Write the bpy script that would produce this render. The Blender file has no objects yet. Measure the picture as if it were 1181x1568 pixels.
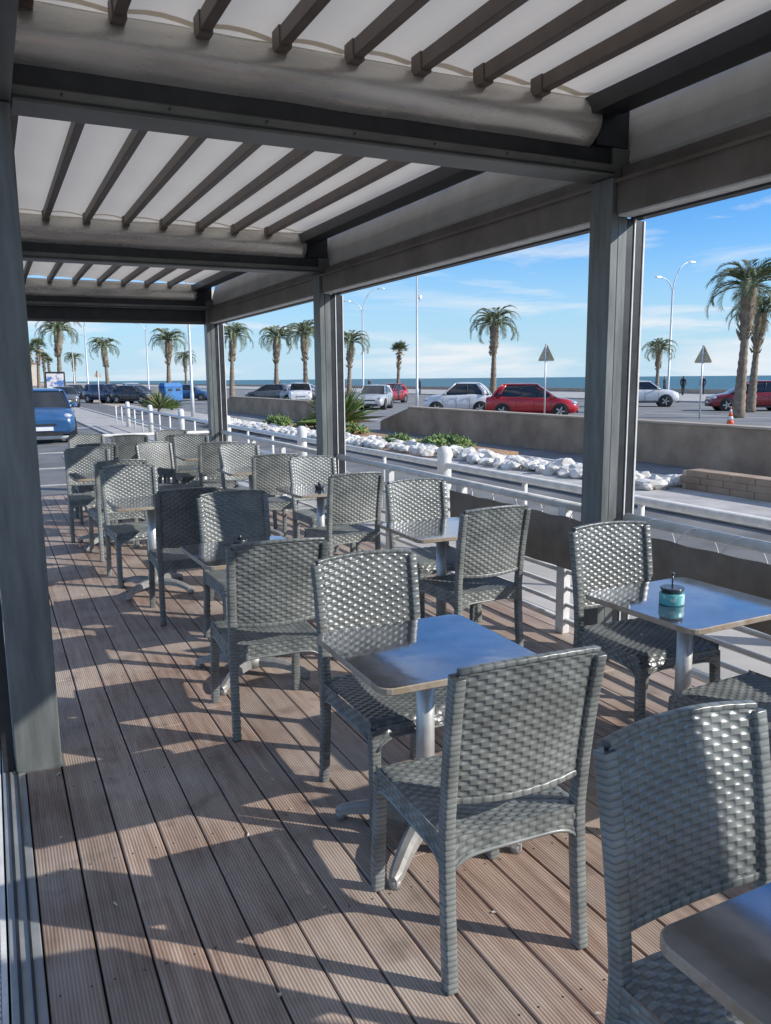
import bpy, math, random
from mathutils import Vector, Matrix, noise
random.seed(7)
R=math.radians
sc=bpy.context.scene
sc.view_settings.view_transform='Standard'; sc.view_settings.look='None'; sc.view_settings.exposure=0
# ------------------------------------------------------------------ materials
def nt(m): return m.node_tree.nodes, m.node_tree.links
def mat(name,col,rough=.6,metal=0,col2=None,scale=5,detail=3,bump=0,bscale=None,stretch=(1,1,1),spec=.5,transl=0,ramp=(.35,.65),coord='Object'):
    m=bpy.data.materials.new(name); m.use_nodes=True; N,L=nt(m); b=N['Principled BSDF']
    b.inputs['Base Color'].default_value=(*col,1); b.inputs['Roughness'].default_value=rough; b.inputs['Metallic'].default_value=metal
    b.inputs['Specular IOR Level'].default_value=spec
    tc=N.new('ShaderNodeTexCoord'); mp=N.new('ShaderNodeMapping'); mp.inputs['Scale'].default_value=stretch
    L.new(tc.outputs[coord],mp.inputs['Vector'])
    if col2 is not None:
        n=N.new('ShaderNodeTexNoise'); n.inputs['Scale'].default_value=scale; n.inputs['Detail'].default_value=min(detail,4); n.inputs['Roughness'].default_value=.6
        L.new(mp.outputs[0],n.inputs['Vector'])
        r=N.new('ShaderNodeValToRGB'); r.color_ramp.elements[0].color=(*col,1); r.color_ramp.elements[1].color=(*col2,1)
        r.color_ramp.elements[0].position=ramp[0]; r.color_ramp.elements[1].position=ramp[1]
        L.new(n.outputs['Fac'],r.inputs['Fac']); L.new(r.outputs['Color'],b.inputs['Base Color'])
        mr=N.new('ShaderNodeMapRange'); mr.inputs['To Min'].default_value=max(0,rough-.08); mr.inputs['To Max'].default_value=min(1,rough+.1)
        L.new(n.outputs['Fac'],mr.inputs['Value']); L.new(mr.outputs[0],b.inputs['Roughness'])
    if bump:
        n2=N.new('ShaderNodeTexNoise'); n2.inputs['Scale'].default_value=bscale or scale*4; n2.inputs['Detail'].default_value=2
        L.new(mp.outputs[0],n2.inputs['Vector'])
        bp=N.new('ShaderNodeBump'); bp.inputs['Strength'].default_value=1; bp.inputs['Distance'].default_value=bump
        L.new(n2.outputs['Fac'],bp.inputs['Height']); L.new(bp.outputs[0],b.inputs['Normal'])
    if transl:
        t=N.new('ShaderNodeBsdfTranslucent'); mx=N.new('ShaderNodeMixShader'); mx.inputs[0].default_value=transl
        t.inputs['Color'].default_value=(*(col2 or col),1)
        L.new(b.outputs[0],mx.inputs[1]); L.new(t.outputs[0],mx.inputs[2]); L.new(mx.outputs[0],N['Material Output'].inputs['Surface'])
    return m

M={}
def rattan():
    m=mat('rattan_plastic',(.155,.168,.16),.33,0,(.245,.26,.247),9,1,spec=.8); N,L=nt(m); b=N['Principled BSDF']
    src=b.inputs['Base Color'].links[0].from_socket
    oi=N.new('ShaderNodeObjectInfo'); mr=N.new('ShaderNodeMapRange'); mr.inputs['To Min'].default_value=.68; mr.inputs['To Max'].default_value=1.18; L.new(oi.outputs['Random'],mr.inputs['Value'])
    hs=N.new('ShaderNodeHueSaturation'); L.new(src,hs.inputs['Color']); L.new(mr.outputs[0],hs.inputs['Value'])
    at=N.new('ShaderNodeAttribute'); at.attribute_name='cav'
    mx=N.new('ShaderNodeMixRGB'); mx.inputs[2].default_value=(.035,.035,.033,1)  # occlusion-like shade of the weave crevices, mixed into the base colour
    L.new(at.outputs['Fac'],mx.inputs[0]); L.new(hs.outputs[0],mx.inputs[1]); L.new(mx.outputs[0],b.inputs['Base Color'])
    return m
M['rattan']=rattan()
def deckmat():
    m=bpy.data.materials.new('deck_wood'); m.use_nodes=True; N,L=nt(m); b=N['Principled BSDF']
    tc=N.new('ShaderNodeTexCoord'); mp=N.new('ShaderNodeMapping'); mp.inputs['Scale'].default_value=(14,.9,1)
    L.new(tc.outputs['Object'],mp.inputs['Vector'])
    n=N.new('ShaderNodeTexNoise'); n.inputs['Scale'].default_value=2.2; n.inputs['Detail'].default_value=5; n.inputs['Roughness'].default_value=.65
    L.new(mp.outputs[0],n.inputs['Vector'])
    r=N.new('ShaderNodeValToRGB'); e=r.color_ramp.elements
    e[0].position=.3; e[0].color=(.215,.13,.092,1); e[1].position=.72; e[1].color=(.50,.365,.28,1)
    L.new(n.outputs['Fac'],r.inputs['Fac'])
    at=N.new('ShaderNodeAttribute'); at.attribute_name='tone'
    hs=N.new('ShaderNodeHueSaturation'); L.new(r.outputs['Color'],hs.inputs['Color'])
    mr=N.new('ShaderNodeMapRange'); mr.inputs['To Min'].default_value=.76; mr.inputs['To Max'].default_value=1.22
    L.new(at.outputs['Fac'],mr.inputs['Value']); L.new(mr.outputs[0],hs.inputs['Value'])
    n3=N.new('ShaderNodeTexNoise'); n3.inputs['Scale'].default_value=1.7; n3.inputs['Detail'].default_value=4; L.new(tc.outputs['Object'],n3.inputs['Vector'])
    r3=N.new('ShaderNodeValToRGB'); r3.color_ramp.elements[0].position=.38; r3.color_ramp.elements[1].position=.68
    r3.color_ramp.elements[1].color=(.62,.62,.62,1)
    L.new(n3.outputs['Fac'],r3.inputs['Fac'])
    mx=N.new('ShaderNodeMixRGB'); mx.inputs[2].default_value=(.58,.50,.42,1)
    L.new(r3.outputs['Color'],mx.inputs[0]); L.new(hs.outputs[0],mx.inputs[1])
    n4=N.new('ShaderNodeTexNoise'); n4.inputs['Scale'].default_value=4.3; n4.inputs['Detail'].default_value=3; L.new(tc.outputs['Object'],n4.inputs['Vector'])
    r4=N.new('ShaderNodeMapRange'); r4.inputs['From Min'].default_value=.30; r4.inputs['From Max'].default_value=.42; r4.inputs['To Min'].default_value=.68; r4.inputs['To Max'].default_value=1; L.new(n4.outputs['Fac'],r4.inputs['Value'])
    ms=N.new('ShaderNodeMixRGB'); ms.blend_type='MULTIPLY'; ms.inputs[0].default_value=1; L.new(mx.outputs[0],ms.inputs[1]); L.new(r4.outputs[0],ms.inputs[2])
    sx=N.new('ShaderNodeSeparateXYZ'); L.new(tc.outputs['Object'],sx.inputs[0])
    ml=N.new('ShaderNodeMath'); ml.operation='MULTIPLY'; ml.inputs[1].default_value=2*math.pi/.0105; L.new(sx.outputs[0],ml.inputs[0])
    sn=N.new('ShaderNodeMath'); sn.operation='SINE'; L.new(ml.outputs[0],sn.inputs[0])
    g=N.new('ShaderNodeMapRange'); g.inputs['From Min'].default_value=-1; g.inputs['From Max'].default_value=-.4; g.inputs['To Min'].default_value=.66; g.inputs['To Max'].default_value=1; L.new(sn.outputs[0],g.inputs['Value'])
    mg=N.new('ShaderNodeMixRGB'); mg.blend_type='MULTIPLY'; mg.inputs[0].default_value=1; L.new(ms.outputs[0],mg.inputs[1]); L.new(g.outputs[0],mg.inputs[2]); L.new(mg.outputs[0],b.inputs['Base Color'])
    bp=N.new('ShaderNodeBump'); bp.inputs['Distance'].default_value=.0007; bp.inputs['Strength'].default_value=.8
    L.new(sn.outputs[0],bp.inputs['Height']); L.new(bp.outputs[0],b.inputs['Normal'])
    b.inputs['Roughness'].default_value=.55
    return m
M['deck']=deckmat()
M['alu']=mat('pergola_aluminium',(.105,.11,.10),.40,.3,(.165,.167,.152),3,4,stretch=(1,1,3))
M['alu_dark']=mat('dark_aluminium',(.02,.022,.025),.4,.2,(.035,.037,.04),8)
M['post']=mat('post_grey',(.12,.13,.125),.40,.2,(.20,.21,.20),3,4,stretch=(6,6,.8))
M['track']=mat('threshold_metal',(.30,.31,.31),.45,.3,(.40,.41,.41),5,4)
M['slat']=mat('slat_brown',(.12,.093,.075),.5,.1,(.17,.135,.11),6)
M['fabric']=mat('canopy_fabric',(.68,.61,.52),.75,0,(.78,.71,.61),1.3,4,transl=.38)
M['roll']=mat('gutter_roll',(.48,.455,.41),.27,.45,(.66,.635,.58),2.2,4,stretch=(1,4,4))
M['cream']=mat('cream_panel',(.60,.57,.51),.5,.05,(.72,.69,.62),3,4)
M['fascia']=mat('fascia_brown_grey',(.14,.12,.10),.5,.2,(.215,.19,.162),3,4)
M['whitepaint']=mat('white_pipe_paint',(.64,.63,.60),.4,0,(.8,.79,.76),9,4)
M['canvas']=mat('taupe_canvas',(.20,.165,.13),.8,0,(.27,.23,.19),7,4)
M['steel']=mat('steel_top',(.30,.33,.385),.055,.92,(.48,.51,.56),3.5,4,.0004,9,ramp=(.3,.7))
M['edge']=mat('table_edge_worn',(.36,.28,.20),.45,.3,(.48,.42,.35),20,4)
M['cast']=mat('cast_aluminium',(.55,.55,.53),.38,.5,(.66,.66,.64),12,4)
M['castdark']=mat('cast_base',(.24,.235,.22),.5,.3,(.36,.35,.33),10,4)
M['asphalt']=mat('asphalt',(.18,.178,.176),.9,0,(.27,.267,.26),.5,4)
M['asphalt2']=mat('asphalt_near',(.13,.13,.13),.9,0,(.22,.217,.212),.9,4,.004,70)
M['concrete']=mat('pale_concrete',(.38,.36,.325),.85,0,(.52,.49,.45),1.1,4)
M['kerb']=mat('kerb_stone',(.40,.38,.34),.85,0,(.55,.52,.48),2,4)
M['sand']=mat('beach_sand',(.42,.35,.25),.95,0,(.52,.44,.33),.05,4)
M['soil']=mat('planter_soil',(.34,.18,.10),.95,0,(.46,.31,.19),3,4,.02,15)
M['rock']=mat('white_limestone',(.54,.51,.45),.8,0,(.84,.81,.76),4,4)
M['wallc']=mat('pebbledash_wall',(.28,.195,.13),.9,0,(.46,.34,.24),1.1,4,.008,40)
M['walltop']=mat('wall_coping',(.42,.33,.24),.85,0,(.52,.43,.33),2,4)
M['mark']=mat('road_paint',(.50,.50,.48),.7,0,(.75,.75,.73),3,4)
M['leaf']=mat('palm_leaf',(.10,.13,.055),.5,0,(.23,.25,.13),1.5,1)
M['leafdry']=mat('palm_leaf_dry',(.26,.20,.11),.8,0,(.38,.31,.19),2,1)
M['trunk']=mat('palm_trunk',(.17,.13,.09),.95,0,(.32,.255,.19),5,4)
M['shrub']=mat('shrub_leaf',(.07,.13,.03),.6,0,(.16,.23,.06),3,1)
M['flower']=mat('flower_orange',(.45,.16,.05),.6,0,(.5,.28,.08),3)
M['tyre']=mat('tyre_rubber',(.02,.02,.021),.8,0,(.03,.03,.03),5)
M['rim']=mat('alloy_rim',(.5,.5,.51),.3,.8,(.6,.6,.6),5)
M['glass']=mat('car_glass',(.012,.016,.02),.05,0,(.02,.025,.03),2,spec=.9)
M['blackp']=mat('black_plastic',(.02,.02,.022),.5,0,(.03,.03,.03),6)
M['hl']=mat('headlamp_glass',(.55,.57,.6),.1,.3,(.7,.7,.72),6)
M['tl']=mat('tail_lamp',(.35,.01,.01),.15,0,(.5,.02,.02),6)
M['plate']=mat('number_plate',(.7,.7,.68),.5,0,(.75,.75,.72),6)
M['galv']=mat('galvanised_pole',(.55,.56,.57),.45,.3,(.66,.67,.68),3,4)
M['signback']=mat('sign_cream',(.50,.40,.25),.6,.1,(.58,.48,.32),6,4)
M['teal']=mat('ashtray_teal',(.10,.42,.44),.35,0,(.5,.62,.6),30,ramp=(.5,.6))
M['ashglass']=mat('ashtray_dark',(.05,.055,.06),.2,.5,(.10,.11,.12),30)
M['orange']=mat('cone_orange',(.75,.10,.03),.5,0,(.8,.15,.05),5)
M['bluebin']=mat('blue_bin',(.03,.14,.38),.5,0,(.05,.2,.45),5)
M['poster']=mat('poster_print',(.10,.20,.45),.4,0,(.75,.70,.65),2.5,2,ramp=(.45,.55))
M['bldg']=mat('render_wall',(.55,.48,.38),.85,0,(.62,.55,.45),.5,4)
M['bldgw']=mat('window_dark',(.05,.06,.08),.3,0,(.08,.09,.1),1)
M['rooft']=mat('roof_tile',(.35,.16,.09),.85,0,(.42,.22,.13),2)
M['skin']=mat('skin',(.50,.33,.25),.6,0,(.55,.37,.28),5)
M['cloth1']=mat('dark_jacket',(.03,.032,.045),.9,0,(.05,.05,.06),8)
M['cloth2']=mat('dark_trousers',(.02,.022,.03),.9,0,(.035,.035,.05),8)
M['hair']=mat('hair',(.04,.028,.02),.8,0,(.06,.04,.03),8)
M['dryleaf']=mat('dry_litter',(.45,.40,.30),.8,0,(.75,.72,.66),30)
def seamat():
    m=mat('sea_water',(.015,.10,.13),.4,0,(.04,.17,.20),.02,4,stretch=(1,.25,1)); N,L=nt(m); b=N['Principled BSDF']
    tc=N.new('ShaderNodeTexCoord'); mp=N.new('ShaderNodeMapping'); mp.inputs['Scale'].default_value=(1,.3,1); L.new(tc.outputs['Object'],mp.inputs[0])
    n=N.new('ShaderNodeTexNoise'); n.inputs['Scale'].default_value=.35; n.inputs['Detail'].default_value=5; L.new(mp.outputs[0],n.inputs['Vector'])
    bp=N.new('ShaderNodeBump'); bp.inputs['Distance'].default_value=1.2; L.new(n.outputs['Fac'],bp.inputs['Height']); L.new(bp.outputs[0],b.inputs['Normal'])
    return m
M['sea']=seamat()
def paint(name,col):
    m=mat(name,col,.28,.1,tuple(c*.85 for c in col),3,1); b=m.node_tree.nodes['Principled BSDF']; b.inputs['Coat Weight'].default_value=.8; b.inputs['Coat Roughness'].default_value=.08
    return m
# ------------------------------------------------------------------ mesh builder
class MB:
    def __init__(s): s.v=[];s.f=[];s.m=[];s.s=[];s.cav={}
    def add(s,vs,fs,m=0,sm=False,xf=None):
        o=len(s.v); s.v+= [tuple(xf@Vector(p)) if xf else tuple(p) for p in vs]
        for f in fs: s.f.append(tuple(i+o for i in f)); s.m.append(m); s.s.append(sm)
    def box(s,x0,x1,y0,y1,z0,z1,m=0,xf=None,bev=0):
        if bev:
            b=bev; vs=[];
            for (z,i) in ((z0,b),(z0+b,0),(z1-b,0),(z1,b)):
                vs+=[(x0+b,y0+i,z),(x1-b,y0+i,z),(x1-i,y0+b,z),(x1-i,y1-b,z),(x1-b,y1-i,z),(x0+b,y1-i,z),(x0+i,y1-b,z),(x0+i,y0+b,z)]
            fs=[tuple(range(7,-1,-1)),tuple(range(24,32))]
            for k in range(3):
                for j in range(8):
                    a=k*8+j;c=k*8+(j+1)%8; fs.append((a,c,c+8,a+8))
            s.add(vs,fs,m,False,xf); return
        vs=[(x0,y0,z0),(x1,y0,z0),(x1,y1,z0),(x0,y1,z0),(x0,y0,z1),(x1,y0,z1),(x1,y1,z1),(x0,y1,z1)]
        s.add(vs,[(0,3,2,1),(4,5,6,7),(0,1,5,4),(1,2,6,5),(2,3,7,6),(3,0,4,7)],m,False,xf)
    def loft(s,rings,m=0,cap=True,sm=True,xf=None,closed=True):
        n=len(rings[0]); vs=[p for r in rings for p in r]; fs=[]
        for k in range(len(rings)-1):
            for j in range(n if closed else n-1):
                a=k*n+j;b=k*n+(j+1)%n; fs.append((a,b,b+n,a+n))
        s.add(vs,fs,m,sm,xf)
        if cap:
            o=len(s.v)-len(vs); 
            s.f.append(tuple(o+i for i in range(n-1,-1,-1)));s.m.append(m);s.s.append(False)
            s.f.append(tuple(o+len(vs)-n+i for i in range(n)));s.m.append(m);s.s.append(False)
    def tube(s,path,r,seg=8,m=0,cap=True,xf=None,flat=1.0):
        path=[Vector(p) for p in path]; rings=[]; n=len(path)
        for i,p in enumerate(path):
            t=(path[min(i+1,n-1)]-path[max(i-1,0)]).normalized()
            a=Vector((0,0,1)) if abs(t.z)<.9 else Vector((0,1,0))
            u=t.cross(a).normalized(); w=u.cross(t).normalized()
            rr=r[i] if isinstance(r,(list,tuple)) else r
            rings.append([tuple(p+u*rr*math.cos(2*math.pi*k/seg)+w*rr*flat*math.sin(2*math.pi*k/seg)) for k in range(seg)])
        s.loft(rings,m,cap,True,xf)
    def mesh(s,name,mats):
        me=bpy.data.meshes.new(name); me.from_pydata(s.v,[],s.f)
        for k in mats: me.materials.append(M[k] if isinstance(k,str) else k)
        me.polygons.foreach_set('material_index',s.m); me.polygons.foreach_set('use_smooth',s.s)
        if s.cav:
            at=me.attributes.new('cav','FLOAT','POINT'); at.data.foreach_set('value',[s.cav.get(i,0.0) for i in range(len(s.v))])
        me.update()
        return me
def ob(name,me,loc=(0,0,0),rz=0,parent=None,scale=1):
    o=bpy.data.objects.new(name,me); sc.collection.objects.link(o); o.location=loc; o.rotation_euler=(0,0,rz)
    o.scale=(scale,)*3 if not isinstance(scale,tuple) else scale
    if parent: o.parent=parent
    return o
def empty(name): 
    o=bpy.data.objects.new(name,None); sc.collection.objects.link(o); return o

# ------------------------------------------------------------------ rattan chair (faces +y, rear legs at y=0)
TU=[0,.10,.5,.90]; TV=[0,.16,.5,.84]
def weave(mb,fn,nu,nv,amp,m=0):
    us=[(k+t)/nu for k in range(nu) for t in TU]+[1.0]; vv=[(k,t) for k in range(nv) for t in TV]+[(nv-1,1.0)]
    NI=len(us)-1; NJ=len(vv)-1; vs=[]; base=len(mb.v)
    for j,(row,t) in enumerate(vv):
        v=(row+t)/nv if j<NJ else 1.0
        gap=(t==0 or t==1.0)
        for i,u in enumerate(us):
            p=Vector(fn(u,v)); e=.004
            du=Vector(fn(min(u+e,1),v))-Vector(fn(max(u-e,0),v)); dv=Vector(fn(u,min(v+e,1)))-Vector(fn(u,max(v-e,0)))
            n=du.cross(dv).normalized()
            col=min(int(i//4),nu-1); tu=i%4
            over=((col+row)%2==0)
            if tu==0: h=-.1
            else: h=(1.0 if tu==2 else .75) if over else (-.45 if tu==2 else -.35)
            if gap: h=h*.35-.45
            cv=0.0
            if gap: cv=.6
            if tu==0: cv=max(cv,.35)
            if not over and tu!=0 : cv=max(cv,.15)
            if cv: mb.cav[base+len(vs)]=cv  # painted shade weight: row gaps, strand joints and under-strands
            vs.append(p+n*amp*h)
    fs=[(j*(NI+1)+i,j*(NI+1)+i+1,(j+1)*(NI+1)+i+1,(j+1)*(NI+1)+i) for j in range(NJ) for i in range(NI)]
    mb.add(vs,fs,m,True)
def wtube(mb,path,w,d,pitch=.016,m=0,bul=.0017):
    path=[Vector(p) for p in path]; L=[0]
    for a,b in zip(path,path[1:]): L.append(L[-1]+(b-a).length)
    n=max(2,int(L[-1]/pitch)); rings=[]; base=len(mb.v)
    def at(s):
        for k in range(len(path)-1):
            if s<=L[k+1] or k==len(path)-2:
                f=(s-L[k])/(L[k+1]-L[k]); return path[k].lerp(path[k+1],f)
    seq=[]
    for k in range(n): seq+=[(k,0),(k,.22),(k,.78)]
    seq.append((n-1,1))
    for k,t_ in seq:
        s=L[-1]*(k+t_)/n; p=at(s); t=(at(min(s+.01,L[-1]))-at(max(s-.01,0))).normalized()
        a=Vector((0,1,0)) if abs(t.z)>.5 else Vector((0,0,1))
        u=a.cross(t).normalized(); v=t.cross(u).normalized()
        mid=0 if t_ in (0,1) else 1
        bx=bul*(1 if k%2 else -.2)*mid-bul*.5*(1-mid); by=bul*(1 if k%2==0 else -.2)*mid-bul*.5*(1-mid)
        W=w/2;D=d/2;c=.62
        ring=[(W+bx,-D*c),(W+bx,D*c),(W*.88,D*.92),(W*c,D+by),(-W*c,D+by),(-W*.88,D*.92),(-W-bx,D*c),(-W-bx,-D*c),(-W*.88,-D*.92),(-W*c,-D-by),(W*c,-D-by),(W*.88,-D*.92)]
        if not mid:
            for q in range(12): mb.cav[base+len(rings)*12+q]=.6  # painted shade weight in the grooves between wraps
        rings.append([tuple(p+u*x+v*y) for x,y in ring])
    mb.loft(rings,m,True,True)
def chair_mesh():
    mb=MB()
    def ly(z): 
        if z<.45: return -.03*(1-z/.45)**1.5
        q=z-.45; return -.07*q-.14*q*q
    for sx in (-1,1):
        wtube(mb,[(sx*(.220-.004*math.sin(z*3)+.008*max(0,z-.45)),ly(z),z) for z in [0,.1,.2,.3,.4,.45,.5,.6,.7,.8,.925]],.037,.040)
        wtube(mb,[(sx*.222,.475,0),(sx*.219,.465,.2),(sx*.215,.452,.42)],.040,.036)
        mb.box(sx*.222-.016,sx*.222+.016,-.046,-.014,-.001,.012,1)
        mb.box(sx*.222-.017,sx*.222+.017,.459,.491,-.001,.012,1)
    zb,zt=.556,.938
    def back(u,v):
        uu=u*2-1; z=zb+(zt-zb)*v; hw=.212+.008*v
        zz=z+.012*(1-uu*uu)*v-.012*(1-uu*uu)*(1-v)
        return (uu*hw, ly(z)-.024*(1-uu*uu)+.010, zz)
    def backr(u,v):
        p=back(1-u,v); return (p[0],p[1]-.015,p[2])
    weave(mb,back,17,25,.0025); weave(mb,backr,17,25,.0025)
    def edge(v,n=17,dy=-.0075,dz=0): return [Vector(back(i/(n-1),v))+Vector((0,dy,dz)) for i in range(n)]
    wtube(mb,edge(1),.022,.014,.03,bul=.0008)
    wtube(mb,edge(0),.022,.02,.03,bul=.001)
    def seat(u,v):
        uu=u*2-1; y=-.02+.50*v; z=.452-.014*(1-uu*uu)*math.sin(math.pi*min(1,v*1.02))
        if v>.88: z-= .045*((v-.88)/.12)**2
        if abs(uu)>.93: z-=.006*(abs(uu)-.93)/.07
        return (uu*.224,y,z)
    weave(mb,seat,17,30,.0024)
    def lowz(a): return .386-.045*abs(a)**7
    def front(u,v): a=u*2-1; return (-a*.214,.474-.004*v,lowz(a)+(.43-lowz(a))*v)
    def rear(u,v): a=u*2-1; return (a*.214,-.016,lowz(a)+(.45-lowz(a))*v)
    def right(u,v): a=u*2-1; return (.231,.225+a*.235,lowz(a)+(.449-lowz(a))*v)
    def left(u,v): a=u*2-1; return (-.231,.225-a*.235,lowz(a)+(.449-lowz(a))*v)
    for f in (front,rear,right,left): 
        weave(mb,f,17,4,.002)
        mb.tube([f(i/20,0) for i in range(21)],.006,6,0)
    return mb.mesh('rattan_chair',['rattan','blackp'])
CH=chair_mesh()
def chair(x,y,face,jit=0):
    ob('rattan_chair',CH,(x,y,.001),(0 if face>0 else math.pi)+R(jit))
chairs=[(1.30,1.15,-1,1),(1.245,1.76,1,-2),(1.375,2.99,-1,1),(1.15,3.58,1,-3),(1.40,5.16,-1,2),(1.19,5.60,1,-2),(1.05,7.28,-1,3),(1.06,7.95,1,4),
 (.93,9.5,-1,-3),(1.1,10.2,1,0),(1.17,11.9,-1,2),
 (2.60,1.82,1,3),(2.755,3.06,-1,-3),(2.56,3.92,1,3),(2.75,5.13,-1,-2),(2.55,5.88,1,3),(2.74,7.22,-1,2),(2.52,7.78,1,-3),(2.55,9.1,-1,2),(2.42,9.65,1,0),(2.4,10.95,-1,-2),(2.35,11.3,1,3),(2.4,12.25,-1,0),(1.75,9.9,-1,20),(1.7,11.6,1,-8)]
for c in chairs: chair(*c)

# ------------------------------------------------------------------ tables
def table_mesh(w=.63):
    mb=MB(); h=w/2; r=.05
    def outline(hw,rr):
        o=[]
        for cx,cy,a0 in ((hw-rr,hw-rr,0),(-hw+rr,hw-rr,90),(-hw+rr,-hw+rr,180),(hw-rr,-hw+rr,270)):
            for k in range(6): a=R(a0+k*18); o.append((cx+rr*math.cos(a),cy+rr*math.sin(a)))
        return o
    O=outline(h,r); I=outline(h-.004,r-.004)
    mb.loft([[(x,y,.706) for x,y in I],[(x,y,.709) for x,y in O],[(x,y,.727) for x,y in O],[(x,y,.730) for x,y in I]],1,False,False)
    n=len(I); mb.add([(x,y,.730) for x,y in I],[tuple(range(n))],0); mb.add([(x,y,.706) for x,y in I],[tuple(range(n-1,-1,-1))],3)
    mb.tube([(0,0,.07),(0,0,.69)],.034,20,2)
    mb.box(-.13,.13,-.13,.13,.69,.7055,3)
    mb.tube([(0,0,.05),(0,0,.09),(0,0,.12),(0,0,.14)],[.075,.07,.05,.037],20,3)
    for k in range(4):
        a=R(45+90*k); c,s=math.cos(a),math.sin(a); rings=[]
        for t in [0,.15,.35,.55,.75,.9,1]:
            d=.05+.31*t; z=.075+.012*math.sin(t*3.1)-.045*t*t; w2=.036-.012*t; hh=.026-.010*t
            if t==1: w2*=.6
            rings.append([(c*d-s*x,s*d+c*x,z+zz) for x,zz in ((-w2,-hh),(w2,-hh),(w2*.9,hh*.4),(w2*.4,hh),(-w2*.4,hh),(-w2*.9,hh*.4))])
        mb.loft(rings,3,True,False)
        mb.tube([(c*.34,s*.34,0),(c*.34,s*.34,.03)],.022,10,3)
    return mb.mesh('cafe_table',['steel','edge','cast','castdark'])
TB=table_mesh()
for x,y,a in [(1.275,.64,1),(1.34,2.46,-1),(1.25,4.40,2),(1.10,6.60,-2),(1.0,8.75,1),(1.1,11.05,0),(2.63,2.48,2),(2.56,4.48,-2),(2.55,6.6,1),(2.48,8.45,-1),(2.4,10.3,0)]:
    ob('cafe_table',TB,(x,y,0),R(a))
mb=MB()
mb.tube([(0,0,0),(0,0,.004),(0,0,.042),(0,0,.045)],[.044,.047,.047,.045],28,0)
mb.tube([(0,0,.045),(0,0,.062),(0,0,.066)],[.036,.045,.043],28,1)
mb.tube([(0,0,.06),(0,0,.115)],.003,8,1); mb.tube([(0,0,.115),(0,0,.122)],.007,8,1)
AS=mb.mesh('ashtray',['teal','ashglass'])
ob('ashtray',AS,(2.53,2.47,.7305),scale=1.1)
mb=MB(); mb.tube([(0,0,0),(0,0,.03),(0,0,.034)],[.034,.045,.043],20,0); mb.tube([(0,0,.034),(0,0,.06)],.012,10,0)
AS2=mb.mesh('ashtray_small',['ashglass'])
for p in [(2.55,6.62,.7305),(1.25,4.55,.7305)]: ob('ashtray',AS2,p)

# ------------------------------------------------------------------ deck
mb=MB(); tone=[]
x=.02; bw=.138; gap=.007; k=0
while x<3.45:
    y=-4.0 - random.random()*4
    while y<12.7:
        ln=random.choice([4.8,6.0,5.4]); y1=min(y+ln,12.95)
        n0=len(mb.f); mb.box(x,x+bw,y,y1-.003,-.03,0,0,bev=.003); tone+= [random.random()]*(len(mb.f)-n0)
        y=y1
    x+=bw+gap
nf=len(mb.f)
x=.02
while x<3.45:
    y=-.9
    while y<12.8:
        for q in (.028,bw-.028): mb.tube([(x+q,y,-.001),(x+q,y,.0006)],.0038,6,1)
        y+=.62
    x+=bw+gap
tone+=[.5]*(len(mb.f)-nf)
me=mb.mesh('wooden_deck',['deck','blackp'])
at=me.attributes.new('tone','FLOAT','FACE'); at.data.foreach_set('value',tone)
ob('wooden_deck',me)
mb=MB()
for i in range(70):
    x=random.uniform(.1,3.0); y=random.uniform(.9,9); a=random.random()*6.28; d=Vector((math.cos(a),math.sin(a),0)); n=Vector((-d.y,d.x,0)); p=Vector((x,y,.004))
    if i%3==0: mb.tube([p,p+d*.022],.0038,6,0)
    else:
        s=random.uniform(.006,.014); mb.add([p-d*s,p-n*s*.5+Vector((0,0,.002)),p+d*s,p+n*s*.6+Vector((0,0,.003))],[(0,1,2,3)],0)
ob('floor_litter',mb.mesh('floor_litter',['dryleaf']))
mb=MB(); mb.box(.0,3.45,-6,12.95,-.1,-.034,0); mb.box(3.452,3.49,-6,12.99,-.3,.0,0)
ob('deck_substructure',mb.mesh('deck_substructure',['blackp']))
mb=MB(); mb.box(-.075,.014,-6,12.75,-.02,.006,0,bev=.003); mb.box(-.055,-.045,-6,12.75,.006,.012,1); mb.box(-.02,-.012,-6,12.75,.006,.014,1)
ob('threshold_track',mb.mesh('threshold_track',['track','alu_dark']))
mb=MB(); y=-1
while y<5: 
    mb.box(-.26,-.10,y,y+.012,-.02,.0,0); y+=.024
mb.box(-.28,-.262,-6,12.7,-.02,.001,0); mb.box(-.098,-.082,-6,12.7,-.02,.001,0); mb.box(-.27,-.09,-6,12.7,-.09,-.08,1)
ob('drain_grating',mb.mesh('drain_grating',['whitepaint','blackp']))
mb=MB(); mb.box(-7,-.285,-8,12.7,-.2,-.002,0); ob('terrace_pavement',mb.mesh('terrace_pavement',['concrete']))

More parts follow.
